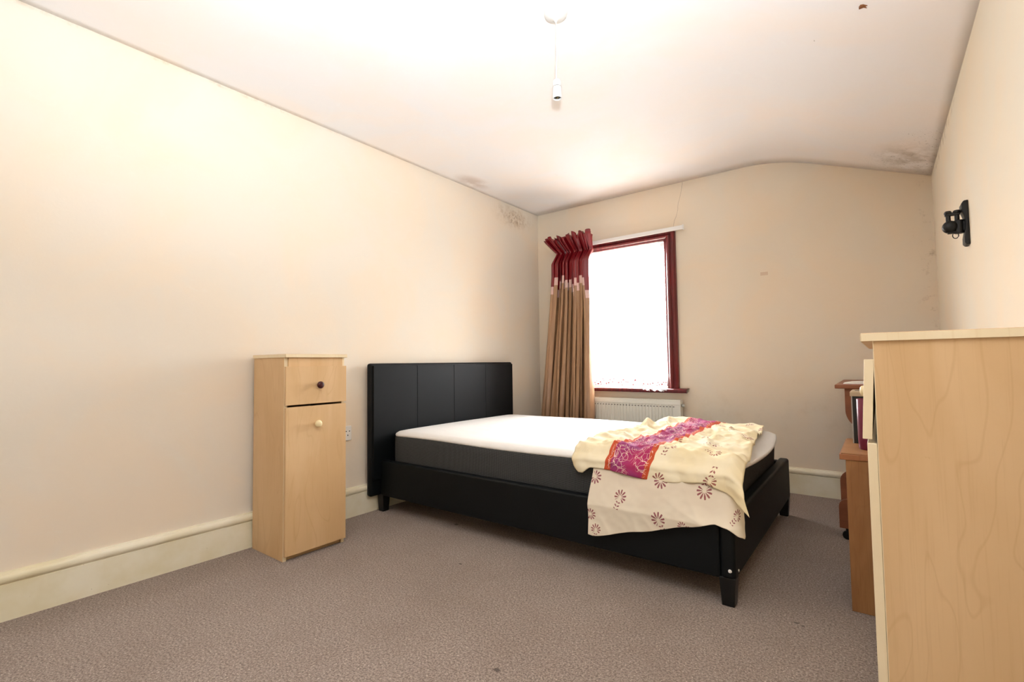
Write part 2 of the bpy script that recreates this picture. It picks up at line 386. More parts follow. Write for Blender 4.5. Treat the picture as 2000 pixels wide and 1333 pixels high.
# skirting boards: board with a rounded bead on top
SK = [(0, 0), (.020, 0), (.020, .128), (.017, .131), (.019, .134)] + [(.019+.010*math.sin(a), .150-.0155*math.cos(a)) for a in [math.pi*k/8 for k in range(9)]] + [(.012, .1665), (.010, .172), (0, .172)]
SK = [(a, b) for a, b in SK]
bm = bm_new(); prism(bm, SK, 1, YF, D)
struct(obj('baseboard_left', bm, M['skirting'], origin=(0, 1.2, 0)), 'cream painted skirting board along the long left wall', 'skirting')
bm = bm_new(); prism(bm, [(D-a, b) for a, b in SK], 0, .03, W-.03)
struct(obj('baseboard_back', bm, M['skirting'], origin=(W/2, D, 0)), 'cream painted skirting board below the window', 'skirting')
bm = bm_new(); prism(bm, [(W-a, b) for a, b in SK], 1, YF, D)
struct(obj('baseboard_right', bm, M['skirting'], origin=(W, 1.2, 0)), 'cream painted skirting board behind the chest and desk', 'skirting')

# ------------------------------------------------------------------ window
win = thing('window_1', ((WX0+WX1)/2, D, WZ0), 'dark red painted timber window with a moulded surround', 'window'); win['kind'] = 'structure'
# surround: moulded profile (offset outward, projection)
def arch_prof():
    w_ = .088
    pr = [(0, 0), (0, .014), (.006, .018), (.012, .018), (.016, .024)]
    pr += [(.016+.034*k/6, .024+.012*math.sin(math.pi*k/6)) for k in range(1, 6)]
    pr += [(.052, .024), (.056, .030), (.078, .034), (.084, .030), (w_, .022), (w_, 0)]
    return pr
for side in ('l', 'r', 't'):
    bm = bm_new(); pr = arch_prof()
    if side == 'r': A = [bm.verts.new((WX1-.006+o, D-pj, WZ0-.02)) for o, pj in pr]; B = [bm.verts.new((WX1-.006+o, D-pj, WZ1-.006+o*.75)) for o, pj in pr]
    if side == 'l': A = [bm.verts.new((WX0+.006-o, D-pj, WZ0-.02)) for o, pj in pr]; B = [bm.verts.new((WX0+.006-o, D-pj, WZ1-.006+o*.75)) for o, pj in pr]
    if side == 't': A = [bm.verts.new((WX0+.006-o, D-pj, WZ1-.006+o*.75)) for o, pj in pr]; B = [bm.verts.new((WX1-.006+o, D-pj, WZ1-.006+o*.75)) for o, pj in pr]
    n = len(pr); bm.faces.new(A[::-1]); bm.faces.new(B)
    for k in range(n): bm.faces.new((A[k], A[(k+1) % n], B[(k+1) % n], B[k]))
    obj('architrave', bm, M['red_paint'], win)
for (a, b, c_, d_) in ((WX0, WX0+.014, WZ0, WZ1), (WX1-.014, WX1, WZ0, WZ1), (WX0+.014, WX1-.014, WZ1-.014, WZ1)):
    obj('jamb_lining', slab(a, b, D-.002, D+.20, c_, d_), M['red_paint'], win)
for (a, b, c_, d_) in ((WX0+.014, WX0+.034, WZ0, WZ1-.014), (WX1-.034, WX1-.014, WZ0, WZ1-.014), (WX0+.034, WX1-.034, WZ1-.036, WZ1-.014), (WX0+.034, WX1-.034, WZ0, WZ0+.062)):
    obj('sash_rail', slab(a, b, D+.10, D+.14, c_, d_), M['red_paint'], win, bevel=.003)
obj('pane', slab(WX0+.034, WX1-.034, D+.118, D+.122, WZ0+.062, WZ1-.036), M['glass'], win)
bm = bm_new()                                     # sill board with a bull nose
prism(bm, [(D+.2, .655), (D-.055, .655)] + [(D-.055-.0165*math.sin(math.pi*k/8), .6715-.0165*math.cos(math.pi*k/8)) for k in range(1, 8)] + [(D-.055, .688), (D-.0, .690), (D+.2, .70)], 0, .232, 1.378)
sill = obj('window_sill', bm, M['red_paint'], win)
# the board passes through the wall opening only: keep its horns outside the wall
bm = bmesh.new(); bm.from_mesh(sill.data)
for v in bm.verts:
    if v.co.y > .05: v.co.x = max(min(v.co.x, WX1-.805), WX0-.805); v.co.y = v.co.y
bm.to_mesh(sill.data); bm.free()

# net curtain hanging inside the surround, its lace hem dropping over the sill at the right
bm = bm_new(); NU, NV = 220, 60
uvl = bm.loops.layers.uv.new('uv'); g = []
for i in range(NU+1):
    s = i/NU; col = []
    x = .40+(1.223-.40)*s
    zb = .698-.008*s+.008*math.sin(s*9) - (.034 if s > .80 else 0.030*max(0, (s-.72)/.08))
    for j in range(NV+1):
        q = j/NV; z = zb+(1.850-.004*math.sin(s*40)-zb)*q
        y = D-.036+.010*math.sin(s*46+1.2*math.sin(3*q))+.004*math.sin(s*113)
        if q < .1 and s > .72: y -= .05*(1-q/.1)*min(1, (s-.72)/.08)
        col.append((bm.verts.new((x+.004*math.sin(5*q+s*20), y, z)), (x, z-zb)))
    g.append(col)
for i in range(NU):
    for j in range(NV):
        q = [g[i][j], g[i+1][j], g[i+1][j+1], g[i][j+1]]
        f = bm.faces.new([a[0] for a in q])
        for l, a in zip(f.loops, q): l[uvl].uv = a[1]
tag(obj('net_curtain', bm, M['net'], smooth=True), 'white lace net curtain with scalloped hem hanging across the window', 'net curtain')
bm = bm_new(); cyl(bm, (.392, D-.035, 1.854), (1.218, D-.035, 1.854), .0025, n=8)
tag(obj('net_wire', bm, M['white_plastic'], smooth=True), 'thin white stretch wire along the top of the lace net', 'curtain wire')

# curtain rail
rail = thing('curtain_rail', (.8, D, 1.92), 'white plastic curtain rail above the dark red window', 'curtain rail')
obj('track', slab(.34, 1.378, D-.055, D-.041, 1.918, 1.950), M['white_plastic'], rail, bevel=.003)
obj('end_stop', slab(1.378, 1.388, D-.058, D-.038, 1.914, 1.954), M['white_plastic'], rail, bevel=.003)
obj('end_stop', slab(.33, .34, D-.058, D-.038, 1.914, 1.954), M['white_plastic'], rail, bevel=.003)
for x in (.38, .72, 1.02, 1.30): obj('bracket', slab(x-.012, x+.012, D-.041, D, 1.922, 1.952), M['white_plastic'], rail, bevel=.002)

def lerp(a, b, f): return a+(b-a)*f
# drawn-back curtain
cur = thing('curtain', (.42, D-.15, .05), 'bronze satin curtain with dark red heading bunched left of the window', 'curtain')
def cur_ext(z):                                   # left and right edge at a height
    kn = [(0.04, .135, .640), (.46, .150, .645), (1.0, .210, .652), (1.4, .258, .655), (1.65, .284, .646), (1.86, .288, .650), (1.90, .262, .660), (1.985, .205, .682)]
    for (z0, l0, r0), (z1, l1, r1) in zip(kn, kn[1:]):
        if z <= z1: f = (z-z0)/(z1-z0); return l0+(l1-l0)*f, r0+(r1-r0)*f
    return kn[-1][1:]
bm = bm_new(); uvl = bm.loops.layers.uv.new('uv'); NU, NV = 460, 110; g = []
NP = 12.5
zr = [0.04+(1.985-.04)*(j/NV) for j in range(NV+1)]
for i in range(NU+1):
    s = i/NU; col = []
    ph = 2*math.pi*NP*(s+.026*math.sin(7.3*s+.6)+.014*math.sin(19*s)+.006*math.sin(41*s))
    for z in zr:
        l, r = cur_ext(z)
        topf = min(1, max(0, (z-1.86)/.12)); mid = min(1, max(0, 1-abs(z-1.86)/.10))
        amp = .064*(1-.66*mid)
        wv = math.sin(ph+.5*math.sin(1.7*z+5*s)); wv2 = math.sin(2.3*ph+1.1+z)
        xx = l+(r-l)*s + .013*math.sin(2*ph+.4*z)*(1-.6*mid) + .006*math.sin(ph*.5+3*z)
        yy = D-.118-2.0*amp*abs(math.sin(ph*.5+.25*math.sin(1.7*z+5*s)))**.65+.008*wv2*(1-.4*mid) - .025*topf*(.5+.5*math.sin(ph*.5+1))
        zz = z + (.016*math.sin(ph*.5+.8)+.008*math.sin(1.7*ph))*topf
        yy = min(yy, D-.094)
        if s < .05: yy = lerp(D-.012, yy, (s/.05)**.6); xx = lerp(l-.012, xx, s/.05)
        col.append((bm.verts.new((xx, yy, zz)), (s, zz if z < 1.86 else max(z, zz))))
    g.append(col)
for i in range(NU):
    for j in range(NV):
        q = [g[i][j], g[i+1][j], g[i+1][j+1], g[i][j+1]]
        f = bm.faces.new([a[0] for a in q])
        for l, a in zip(f.loops, q): l[uvl].uv = a[1]
obj('satin_drape', bm, M['curtain'], cur, smooth=True, solid=.0015)
bm = bm_new(); box(bm, .30, .63, D-.105, D-.094, 1.85, 1.875); o = obj('heading_tape', bm, M['lining'], cur)
for k in range(6):                                # hooks onto the rail
    x = .345+.052*k; bm = bm_new(); tube(bm, [(x, D-.096, 1.865), (x, D-.074, 1.885), (x, D-.066, 1.925), (x, D-.056, 1.93)], .0016, 6)
    obj('hook', bm, M['white_plastic'], cur, smooth=True)

# ------------------------------------------------------------------ radiator
rx0, rx1, rz0, rz1 = .33, 1.330, .13, .600
rad = thing('radiator', ((rx0+rx1)/2, D-.06, .0), 'white panel radiator under the window behind the bed', 'radiator')
bm = bm_new(); prof = []; P_ = .0267; n = int((rx1-rx0-.04)/P_); x = rx0+.02
yf, yb = D-.086, D-.074
line = [(rx0, yf)]
for k in range(n): line += [(x+k*P_, yf), (x+k*P_+.009, yf), (x+k*P_+.013, yf+.007), (x+k*P_+.021, yf+.007), (x+k*P_+.025, yf)]
line.append((rx1, yf))
A = [bm.verts.new((a, b, rz0+.03)) for a, b in line]; B = [bm.verts.new((a, b, rz1-.035)) for a, b in line]
for k in range(len(line)-1): bm.faces.new((A[k], A[k+1], B[k+1], B[k]))
obj('fluted_panel', bm, M['radiator'], rad)
bm = bm_new(); box(bm, rx0, rx1, yf, yb, rz1-.035, rz1-.004); box(bm, rx0, rx1, yf, yb, rz0, rz0+.03); obj('panel_rim', bm, M['radiator'], rad, bevel=.003)
obj('back_panel', slab(rx0, rx1, D-.045, D-.032, rz0, rz1-.004), M['radiator'], rad, bevel=.003)
for x in (rx0-.004, rx1): obj('side_cover', slab(x, x+.004, D-.088, D-.030, rz0+.02, rz1+.004), M['radiator'], rad)
bm = bm_new(); box(bm, rx0, rx1, yf, yf+.012, rz1-.004, rz1+.004); box(bm, rx0, rx1, D-.042, D-.030, rz1-.004, rz1+.004)
for k in range(56): a = rx0+.006+k*.0177; box(bm, a, a+.006, yf+.012, D-.042, rz1-.003, rz1+.003)
obj('top_grille', bm, M['radiator'], rad)
for k in range(38):                               # row of dark slots below the rim
    a = rx0+.022+k*P_*.96
    if a > rx1-.03: break
    obj('slot', slab(a, a+.013, yf-.0008, yf+.001, rz1-.052, rz1-.047), M['grille'], rad)
bm = bm_new(); lathe(bm, (rx1+.004, D-.065, .562), (1, 0, 0), [(0, 0), (.010, 0), (.010, .008), (.013, .009), (.013, .020), (.010, .024), (0, .024)], 20); obj('bleed_plug', bm, M['steel'], rad, smooth=True)
bm = bm_new(); tube(bm, [(rx1+.004, D-.065, .16), (rx1+.04, D-.065, .16), (rx1+.05, D-.065, .15), (rx1+.05, D-.065, .0)], .008, 12); obj('pipe', bm, M['radiator'], rad, smooth=True)
for x in (.5, 1.15): obj('wall_bracket', slab(x, x+.03, D-.032, D-.001, .2, .5), M['radiator'], rad)

# ------------------------------------------------------------------ bed
BX0, BX1, BY0, BY1 = .082, 2.105, 1.905, 3.245
bed = thing('bed_frame', (1.1, 2.57, 0), 'black faux leather bed frame with panelled headboard and low rails', 'bed frame')
bm = bm_new(); box(bm, .024, .066, 1.832, 3.268, .10, .912)
hb = obj('headboard', bm, M['leather'], bed, bevel=.016, seg=4)
ys = [1.846, 2.198, 2.55, 2.902, 3.254]
for k in range(4):
    obj('padded_panel', slab(.062, .079, ys[k]+.0006, ys[k+1]-.0006, .20, .897), M['leather'], hb, bevel=.003, seg=3)
for y in ys[1:4]:
    obj('seam', slab(.066, .0775, y-.0006, y+.0006, .21, .89), M['thread'], hb)
for y0, y1 in ((BY0, BY0+.05), (BY1-.05, BY1)):
    obj('side_rail', slab(.067, BX1-.052, y0, y1, .098, .312), M['leather'], bed, bevel=.010, seg=3)
obj('foot_rail', slab(BX1-.052, BX1, BY0, BY1, .098, .325), M['leather'], bed, bevel=.014, seg=4)
for (x, y, s) in ((.064, BY0+.028, 0), (.064, BY1-.028, 0), (BX1-.030, BY0+.030, 1), (BX1-.030, BY1-.030, 1)):
    bm = bm_new()
    frust(bm, (x, y, 0), .022, .022, (x, y, .105), .029, .027)
    lg = obj('leg', bm, M['black_wood'], bed, bevel=.003)
    if s and y < 2.5:
        bm = bm_new(); lathe(bm, (BX1-.018, BY0, .132), (0, -1, 0), [(0, .003), (.003, .0036), (.0062, .002), (.0066, 0)], 16); obj('bolt_cap', bm, M['white_plastic'], bed, smooth=True)
        bm = bm_new(); lathe(bm, (BX1, BY0+.05, .122), (1, 0, 0), [(0, .003), (.003, .0036), (.0055, .002), (.006, 0)], 16); obj('bolt_cap', bm, M['steel'], bed, smooth=True)
for k in range(12):
    x = .12+k*.16; obj('bed_slat', slab(x, x+.07, BY0+.045, BY1-.045, .172, .19), M['maple'], bed)

# mattress
MX0, MX1, MY0, MY1, MZ = .092, 2.046, 1.962, 3.195, .462
mat = thing('mattress', (1.07, 2.58, .19), 'white topped mattress with charcoal mesh sides on the black bed', 'mattress')
def rrect(x0, x1, y0, y1, r, n=10):
    pts = []
    for cx, cy, a0 in ((x1-r, y0+r, -90), (x1-r, y1-r, 0), (x0+r, y1-r, 90), (x0+r, y0+r, 180)):
        for k in range(n+1): a = math.radians(a0+90*k/n); pts.append((cx+r*math.cos(a), cy+r*math.sin(a)))
    out = []                                       # resample long runs
    for p, q in zip(pts, pts[1:]+pts[:1]):
        L = math.dist(p, q); m = max(1, int(L/.05))
        for k in range(m): out.append((p[0]+(q[0]-p[0])*k/m, p[1]+(q[1]-p[1])*k/m))
    return out
bm = bm_new(); uvl = bm.loops.layers.uv.new('uv'); prof = [(.192, .014), (.20, .006), (.24, .002), (.33, 0), (.42, 0), (.45, .001), (.46, .006)]
rings = []
def bulge(x, y, z):                                # the foot end leans out over the rail, most in the middle
    if x < 1.7: return x
    k = math.sin(math.pi*min(1, max(0, (y-MY0+.05)/(MY1-MY0+.05))))
    return x+.036*k**.8*max(0, min(1, (z-.33)/.12))*min(1, (x-1.7)/.3)
for z, ins in prof:
    ring = rrect(MX0+ins, MX1-ins, MY0+ins, MY1-ins, .07)
    rings.append([bm.verts.new((bulge(x, y, z), y, z+(.004*math.sin(x*5+y*3) if z > .4 else 0))) for x, y in ring])
nn = len(rings[0]); per = [0]
for k in range(nn): per.append(per[-1]+(rings[0][(k+1) % nn].co-rings[0][k].co).length)
for ri, (A, B) in enumerate(zip(rings, rings[1:])):
    for k in range(nn):
        f = bm.faces.new((A[k], A[(k+1) % nn], B[(k+1) % nn], B[k]))
        for l, q in zip(f.loops, ((per[k], prof[ri][0]), (per[k+1], prof[ri][0]), (per[k+1], prof[ri+1][0]), (per[k], prof[ri+1][0]))): l[uvl].uv = q
bm.faces.new(rings[0][::-1])
obj('side_border', bm, M['mesh_side'], mat, smooth=True)
bm = bm_new(); rings = []
for z, ins in ((.452, .012), (.457, .004), (.464, .0015), (.473, .005), (.482, .016), (.489, .05), (.493, .12), (.494, .25), (.494, .45)):
    ring = rrect(MX0+ins, MX1-ins, MY0+ins, MY1-ins, max(.02, .07-ins*.05))
    if len(rings) and len(ring) != len(rings[0]):
        m = len(rings[0]); base = [v.co for v in rings[0]]
        cx, cy = (MX0+MX1)/2, (MY0+MY1)/2; sx = (MX1-MX0-2*ins)/(MX1-MX0-.024); sy = (MY1-MY0-2*ins)/(MY1-MY0-.024)
        ring = [(cx+(b.x-cx)*sx, cy+(b.y-cy)*sy) for b in base]
    rings.append([bm.verts.new((bulge(x, y, z), y, z+.004*math.sin(x*5+y*3)*(1 if z < .47 else .6))) for x, y in ring])
for A, B in zip(rings, rings[1:]):
    for k in range(len(A)): bm.faces.new((A[k], A[(k+1) % len(A)], B[(k+1) % len(A)], B[k]))
bm.faces.new(rings[-1])
obj('top_panel', bm, M['ticking'], mat, smooth=True)

# ------------------------------------------------------------------ printed cover thrown over the foot of the bed
def motif_group():
    g = bpy.data.node_groups.new('petal_flower', 'ShaderNodeTree')
    g.interface.new_socket('UV', in_out='INPUT', socket_type='NodeSocketVector')
    for nme in ('X', 'Y', 'Turn', 'Size'): g.interface.new_socket(nme, in_out='INPUT', socket_type='NodeSocketFloat')
    g.interface.new_socket('Mask', in_out='OUTPUT', socket_type='NodeSocketFloat')
    N = g.nodes; L = g.links; gi = N.new('NodeGroupInput'); go = N.new('NodeGroupOutput')
    def mt(op, a, b=0.0, c=None):
        n = N.new('ShaderNodeMath'); n.operation = op
        for k, v in enumerate((a, b, c)):
            if v is None: continue
            if hasattr(v, 'is_output'): L.new(v, n.inputs[k])
            else: n.inputs[k].default_value = v
        return n.outputs[0]
    sx = N.new('ShaderNodeSeparateXYZ'); L.new(gi.outputs['UV'], sx.inputs[0])
    dx = mt('DIVIDE', mt('SUBTRACT', sx.outputs[0], gi.outputs['X']), gi.outputs['Size']); dy = mt('DIVIDE', mt('SUBTRACT', sx.outputs[1], gi.outputs['Y']), gi.outputs['Size'])
    r = mt('SQRT', mt('ADD', mt('MULTIPLY', dx, dx), mt('MULTIPLY', dy, dy))); th = mt('ADD', mt('ARCTAN2', dy, dx), gi.outputs['Turn'])
    pet = mt('GREATER_THAN', mt('COSINE', mt('MULTIPLY', th, 11.0)), mt('MULTIPLY_ADD', mt('ABSOLUTE', mt('SUBTRACT', r, .60)), 2.2, -.35))
    ring = mt('MULTIPLY', mt('GREATER_THAN', r, .24), mt('LESS_THAN', r, mt('MULTIPLY_ADD', mt('SINE', th), .12, .88)))
    fan = mt('GREATER_THAN', mt('SINE', th), -.72)
    m1 = mt('MULTIPLY', mt('MULTIPLY', pet, ring), fan)
    # a tail of small leaves
    ca = mt('SUBTRACT', mt('MULTIPLY', dx, mt('COSINE', gi.outputs['Turn'])), mt('MULTIPLY', dy, mt('SINE', gi.outputs['Turn'])))
    sa = mt('ADD', mt('MULTIPLY', dx, mt('SINE', gi.outputs['Turn'])), mt('MULTIPLY', dy, mt('COSINE', gi.outputs['Turn'])))
    leaf = mt('GREATER_THAN', mt('SINE', mt('MULTIPLY_ADD', mt('ABSOLUTE', ca), -7.0, mt('MULTIPLY', sa, 14.0))), .25)
    tail = mt('MULTIPLY', mt('MULTIPLY', mt('LESS_THAN', mt('ABSOLUTE', ca), .34), mt('LESS_THAN', sa, -.62)), mt('GREATER_THAN', sa, -1.6))
    tail = mt('MULTIPLY', mt('MULTIPLY', tail, leaf), mt('GREATER_THAN', mt('ABSOLUTE', ca), .05))
    L.new(mt('MAXIMUM', m1, tail), go.inputs[0]); return g
MG = motif_group()
def cover_mat(name, base_a, base_b, stripe, motifs, mcol):
    t = NT(name); uv = t.tex('UV'); u, v, _ = t.sep(uv)
    c = t.mix(t.ramp(t.noise(uv, 6, 3), .35, .7), lin(base_a), lin(base_b))
    mask = None
    for k, (mx_, my_, tn, sz) in enumerate(motifs):
        n = t.add('ShaderNodeGroup'); n.node_tree = MG; t.put(n.inputs[0], uv)
        for q, val in enumerate((mx_, my_, tn, sz)): n.inputs[q+1].default_value = val
        mask = n.outputs[0] if mask is None else t.math('MAXIMUM', mask, n.outputs[0])
    c = t.mix(t.math('MULTIPLY', mask, .9), c, t.mix(t.noise(uv, 9, 2), lin(mcol), lin((158, 84, 66))))
    if stripe:
        s0, s1 = stripe; mid = (s0+s1)/2; hw = (s1-s0)/2
        du = t.math('ABSOLUTE', t.math('SUBTRACT', u, mid))
        inst = t.math('LESS_THAN', du, hw); core = t.math('LESS_THAN', t.math('ADD', du, t.math('MULTIPLY', t.math('SUBTRACT', t.noise(uv, 40, 2), .5), .01)), hw-.024)
        sc = t.mix(core, lin((196, 84, 52)), t.mix(t.ramp(t.noise(uv, 12, 3), .35, .65), lin((172, 52, 96)), lin((150, 62, 112))))
        # looping white line drawing: flower outlines made from distorted cells and rings
        dist = t.add('ShaderNodeVectorMath', operation='ADD'); nz = t.add('ShaderNodeTexNoise'); t.put(nz.inputs['Vector'], uv); nz.inputs['Scale'].default_value = 22
        sc2 = t.add('ShaderNodeVectorMath', operation='SCALE'); t.put(sc2.inputs[0], nz.outputs[1]); sc2.inputs['Scale'].default_value = .03
        t.put(dist.inputs[0], uv); t.put(dist.inputs[1], sc2.outputs[0])
        vo = t.add('ShaderNodeTexVoronoi', feature='F1'); t.put(vo.inputs['Vector'], dist.outputs[0]); vo.inputs['Scale'].default_value = 17
        rg = t.ramp(t.math('ABSOLUTE', t.math('SUBTRACT', t.math('FRACT', t.math('MULTIPLY', vo.outputs['Distance'], 4.5)), .5)), .07, .03)
        ve = t.add('ShaderNodeTexVoronoi', feature='DISTANCE_TO_EDGE'); t.put(ve.inputs['Vector'], dist.outputs[0]); ve.inputs['Scale'].default_value = 46
        ln = t.math('MAXIMUM', rg, t.ramp(ve.outputs['Distance'], .035, .012))
        ln = t.math('MULTIPLY', ln, t.ramp(t.noise(uv, 14, 2), .44, .52)); ln = t.math('MULTIPLY', ln, t.math('LESS_THAN', du, hw-.012))
        sc = t.mix(t.math('MULTIPLY', ln, .85), sc, lin((240, 208, 192)))
        c = t.mix(inst, c, sc)
    t.bump(t.noise(uv, 700, 2), .08, .001)
    tlc = t.b.inputs['Subsurface Weight']; tlc.default_value = 0
    return t.out(c, .85, .15)
TOPM = [(1.80, 2.03, .2, .032), (1.97, 2.06, 2.2, .030), (1.93, 2.24, 1.0, .030), (1.82, 2.48, .5, .030), (2.00, 2.52, 2.6, .028), (1.90, 2.75, .3, .03), (1.78, 2.95, 1.4, .03), (2.00, 2.98, 5.0, .03),
        (1.75, 2.28, 2.0, .028), (1.90, 3.12, 0, .03), (1.45, 3.05, .6, .028), (1.80, 1.90, .2, .03), (2.0, 1.92, 3.2, .03), (1.72, 2.66, 4, .028)]
SIDEM = [(1.668, .335, .3, .030), (1.835, .275, -.4, .032), (1.83, .420, 3.0, .030), (2.0, .405, 3.1, .032), (2.13, .33, .8, .022), (1.535, .25, 1.4, .026), (1.56, .19, 0, .024), (1.93, .27, 4.8, .02), (1.54, .40, 2, .03)]
M['cover_top'] = cover_mat('printed_cotton_striped', (234, 216, 174), (241, 229, 199), (1.555, 1.755), TOPM, (126, 34, 62))
M['cover_side'] = cover_mat('printed_cotton_pale', (226, 211, 189), (234, 222, 200), None, SIDEM, (120, 36, 82))

cov = thing('duvet_cover', (1.78, 2.4, .30), 'crumpled cream cotton cover with magenta stripe over the bed corner', 'bedding')
def fb(x, y, s): return noise.noise(Vector((x*s, y*s, 4.2)))
def ridge(x, y, ang, sc, seed):                   # soft crease lines across a direction
    a = math.cos(ang)*x+math.sin(ang)*y; b = -math.sin(ang)*x+math.cos(ang)*y
    return 1-abs(noise.noise(Vector((a*sc, b*sc*.28, seed))))*2
ZT = .500
def lerp(a, b, f): return a+(b-a)*f
def interp(kn, x):
    if x <= kn[0][0]: return kn[0][1]
    for (a, b), (c_, d_) in zip(kn, kn[1:]):
        if x <= c_: f = (x-a)/(c_-a); f = f*f*(3-2*f)*.5+f*.5; return b+(d_-b)*f
    return kn[-1][1]
# upper fold: q runs from the far side (3.19) over the near edge (1.965) and a little down
bm = bm_new(); uvl = bm.loops.layers.uv.new('uv'); NU, NV = 120, 240; g = []
EDGE = 1.972
XL = [(-.09, 1.455), (-.05, 1.425), (0, 1.410), (.06, 1.405), (.25, 1.40), (.5, 1.43), (.75, 1.41), (1.0, 1.38), (1.13, 1.42), (1.21, 1.50)]
XR = [(-.13, 2.170), (-.06, 2.145), (0, 2.130), (.15, 2.118), (.35, 2.10), (.55, 2.07), (.8, 2.045), (1.1, 2.01), (1.21, 1.985)]
SH = [(-.1, .020), (0, .034), (.05, .037), (.2, .030), (.5, .036), (.85, .028), (1.21, .026)]   # how the stripe wanders
for j in range(NV+1):
    row = []
    q0 = j/NV
    for i in range(NU+1):
        s = i/NU
        hem = -.068+.010*math.sin(s*9)-(.046*min(1, max(0, (s-.80)/.14)))-.02*max(0, 1-abs(s-.03)/.08)
        far = 1.205+.012*math.sin(s*14)+.02*fb(s*3, 1, 1.3)
        q = lerp(hem, far, q0)
        x = lerp(interp(XL, q), interp(XR, q), s)
        wr = .016*fb(x, q, 6.0)+.022*ridge(x, q, .35, 9, 1.7)+.014*ridge(x, q, 1.0, 14, 5.1)+.009*fb(x, q, 17)+.006*ridge(x, q, .25, 26, 9.3)*(.5+fb(x, q, 4))+.0025*fb(x, q, 45)
        wr *= 1-.55*max(0, min(1, (q-.8)/.3))*max(0, min(1, (x-1.6)/.2))
        bunch = .014*math.exp(-((q-1.10)/.10)**2)*(.6+fb(x, q, 10))*(1 if x < 1.6 else max(0, 1-(x-1.6)/.25))+.02*math.exp(-((x-1.46)/.05)**2-((q-.9)/.18)**2)
        edgelift = min(1, s/.03)
        over = max(0, x-2.075); dx_ = over*over/.05 if over < .025 else .0125+(over-.025)
        if q >= 0:
            y = EDGE+q; z = ZT+.006+max(-.004, wr)*min(1, q/.08+.35)+bunch
            if q < .03: z -= .010*(1-q/.03)**2
            z -= dx_
        else:
            a = min(1, -q/.03); y = EDGE-.046*math.sin(a*math.pi/2)-.012*min(1, -q/.06)-.05*over/.1*min(1, -q/.06)+.5*wr*min(1, -q/.04)
            z = ZT+.006-.010-.002*a-((-q)**1.5+dx_**1.5)**(1/1.5)
        if s < .04: z -= .006*(1-s/.04)
        row.append((bm.verts.new((x, y, z)), (x-interp(SH, q)+.012*fb(x, q, 7), y if q >= 0 else EDGE+q)))
    g.append(row)
for j in range(NV):
    for i in range(NU):
        q = [g[j][i], g[j][i+1], g[j+1][i+1], g[j+1][i]]
        f = bm.faces.new([a[0] for a in q])
        for l, a in zip(f.loops, q): l[uvl].uv = a[1]
obj('upper_fold', bm, M['cover_top'], cov, smooth=True, solid=.003)
# hanging side: from the mattress edge over the rail, wrapping the corner of the foot rail
bm = bm_new(); uvl = bm.loops.layers.uv.new('uv'); NU, NV = 150, 90; g = []
def hem_z(x): return interp([(1.5, .168), (1.55, .163), (1.75, .215), (1.95, .272), (2.05, .300), (2.09, .292), (2.14, .262), (2.17, .248), (2.21, .30)], x)
A0, A1 = 1.525, 2.205
for i in range(NU+1):
    s = i/NU; a = lerp(A0, A1, s); col = []
    hz = hem_z(a)
    for j in range(NV+1):
        q = j/NV; z = lerp(hz, .478, q)
        wr = .007*fb(a, z, 9)+.010*ridge(a, z, 1.25, 8, 2.2)*(1-q)+.006*ridge(a, z, .5, 11, 7.7)*(1-q)+.0015*fb(a, z, 40)
        # two paths, round the rail corner below and round the mattress corner above, blended by height
        def path(a, xe, ye, cr, off):
            if a <= xe-cr: return a, ye-off
            th = min(math.pi/2, (a-(xe-cr))/(cr+off)); ex = max(0, (a-(xe-cr))-(cr+off)*math.pi/2)
            return xe-cr+(cr+off)*math.sin(th), ye+cr-(cr+off)*math.cos(th)+ex
        lx, ly = path(a, 2.105, 1.905, .022, .022+wr); ux, uy = path(a, 2.075, 1.962, .06, .014+.3*wr)
        f = max(0, min(1, (z-.29)/.188)); x = lerp(lx, ux, f); y = lerp(ly, uy, f)
        x += .004*math.sin(z*25+3)*(1-q)
        col.append((bm.verts.new((x, y, z)), (a, z)))
    g.append(col)
for i in range(NU):
    for j in range(NV):
        q = [g[i][j], g[i+1][j], g[i+1][j+1], g[i][j+1]]
        f = bm.faces.new([a[0] for a in q])
        for l, a in zip(f.loops, q): l[uvl].uv = a[1]
obj('hanging_side', bm, M['cover_side'], cov, smooth=True, solid=.003)

# ------------------------------------------------------------------ pale maple cabinets
def knob(bm, at, ax, r): lathe(bm, at, ax, [(r*.45, 0), (r*.42, .006), (r*.75, .009), (r*.98, .014), (r, .018), (r*.9, .023), (r*.6, .026), (0, .027)], 24)
cab = thing('bedside_cabinet', (.19, 1.315, 0), 'tall narrow maple cabinet with one drawer and one door by the headboard', 'cabinet')
cx0, cx1, cy0, cy1, ch = .034, .330, 1.156, 1.474, .942
for y in (cy0, cy1-.016):
    sp = obj('side_panel', slab(cx0, cx1, y, y+.016, 0, ch), M['maple'], cab)
    obj('edge_strip', slab(cx1, cx1+.0012, y, y+.016, 0, ch), M['maple_edge'], sp)
obj('back_panel', slab(cx0, cx0+.006, cy0+.016, cy1-.016, .03, ch), M['maple'], cab)
tp = obj('top_board', slab(cx0-.004, cx1+.020, cy0-.004, cy1+.006, ch, ch+.017), M['maple'], cab, bevel=.0015)
obj('edge_strip', slab(cx1+.0200, cx1+.0212, cy0-.003, cy1+.005, ch+.0012, ch+.0158), M['maple_edge'], tp)
obj('edge_strip', slab(cx0-.003, cx1+.019, cy0-.0052, cy0-.004, ch+.0012, ch+.0158), M['maple_edge'], tp)
obj('top_rail', slab(cx1-.012, cx1+.010, cy0+.0165, cy1-.0165, .8905, ch), M['maple'], cab)
obj('plinth', slab(cx1-.030, cx1-.014, cy0+.0165, cy1-.0165, 0, .045), M['maple'], cab)
obj('base_shelf', slab(cx0+.006, cx1-.002, cy0+.0165, cy1-.0165, .045, .06), M['maple'], cab)
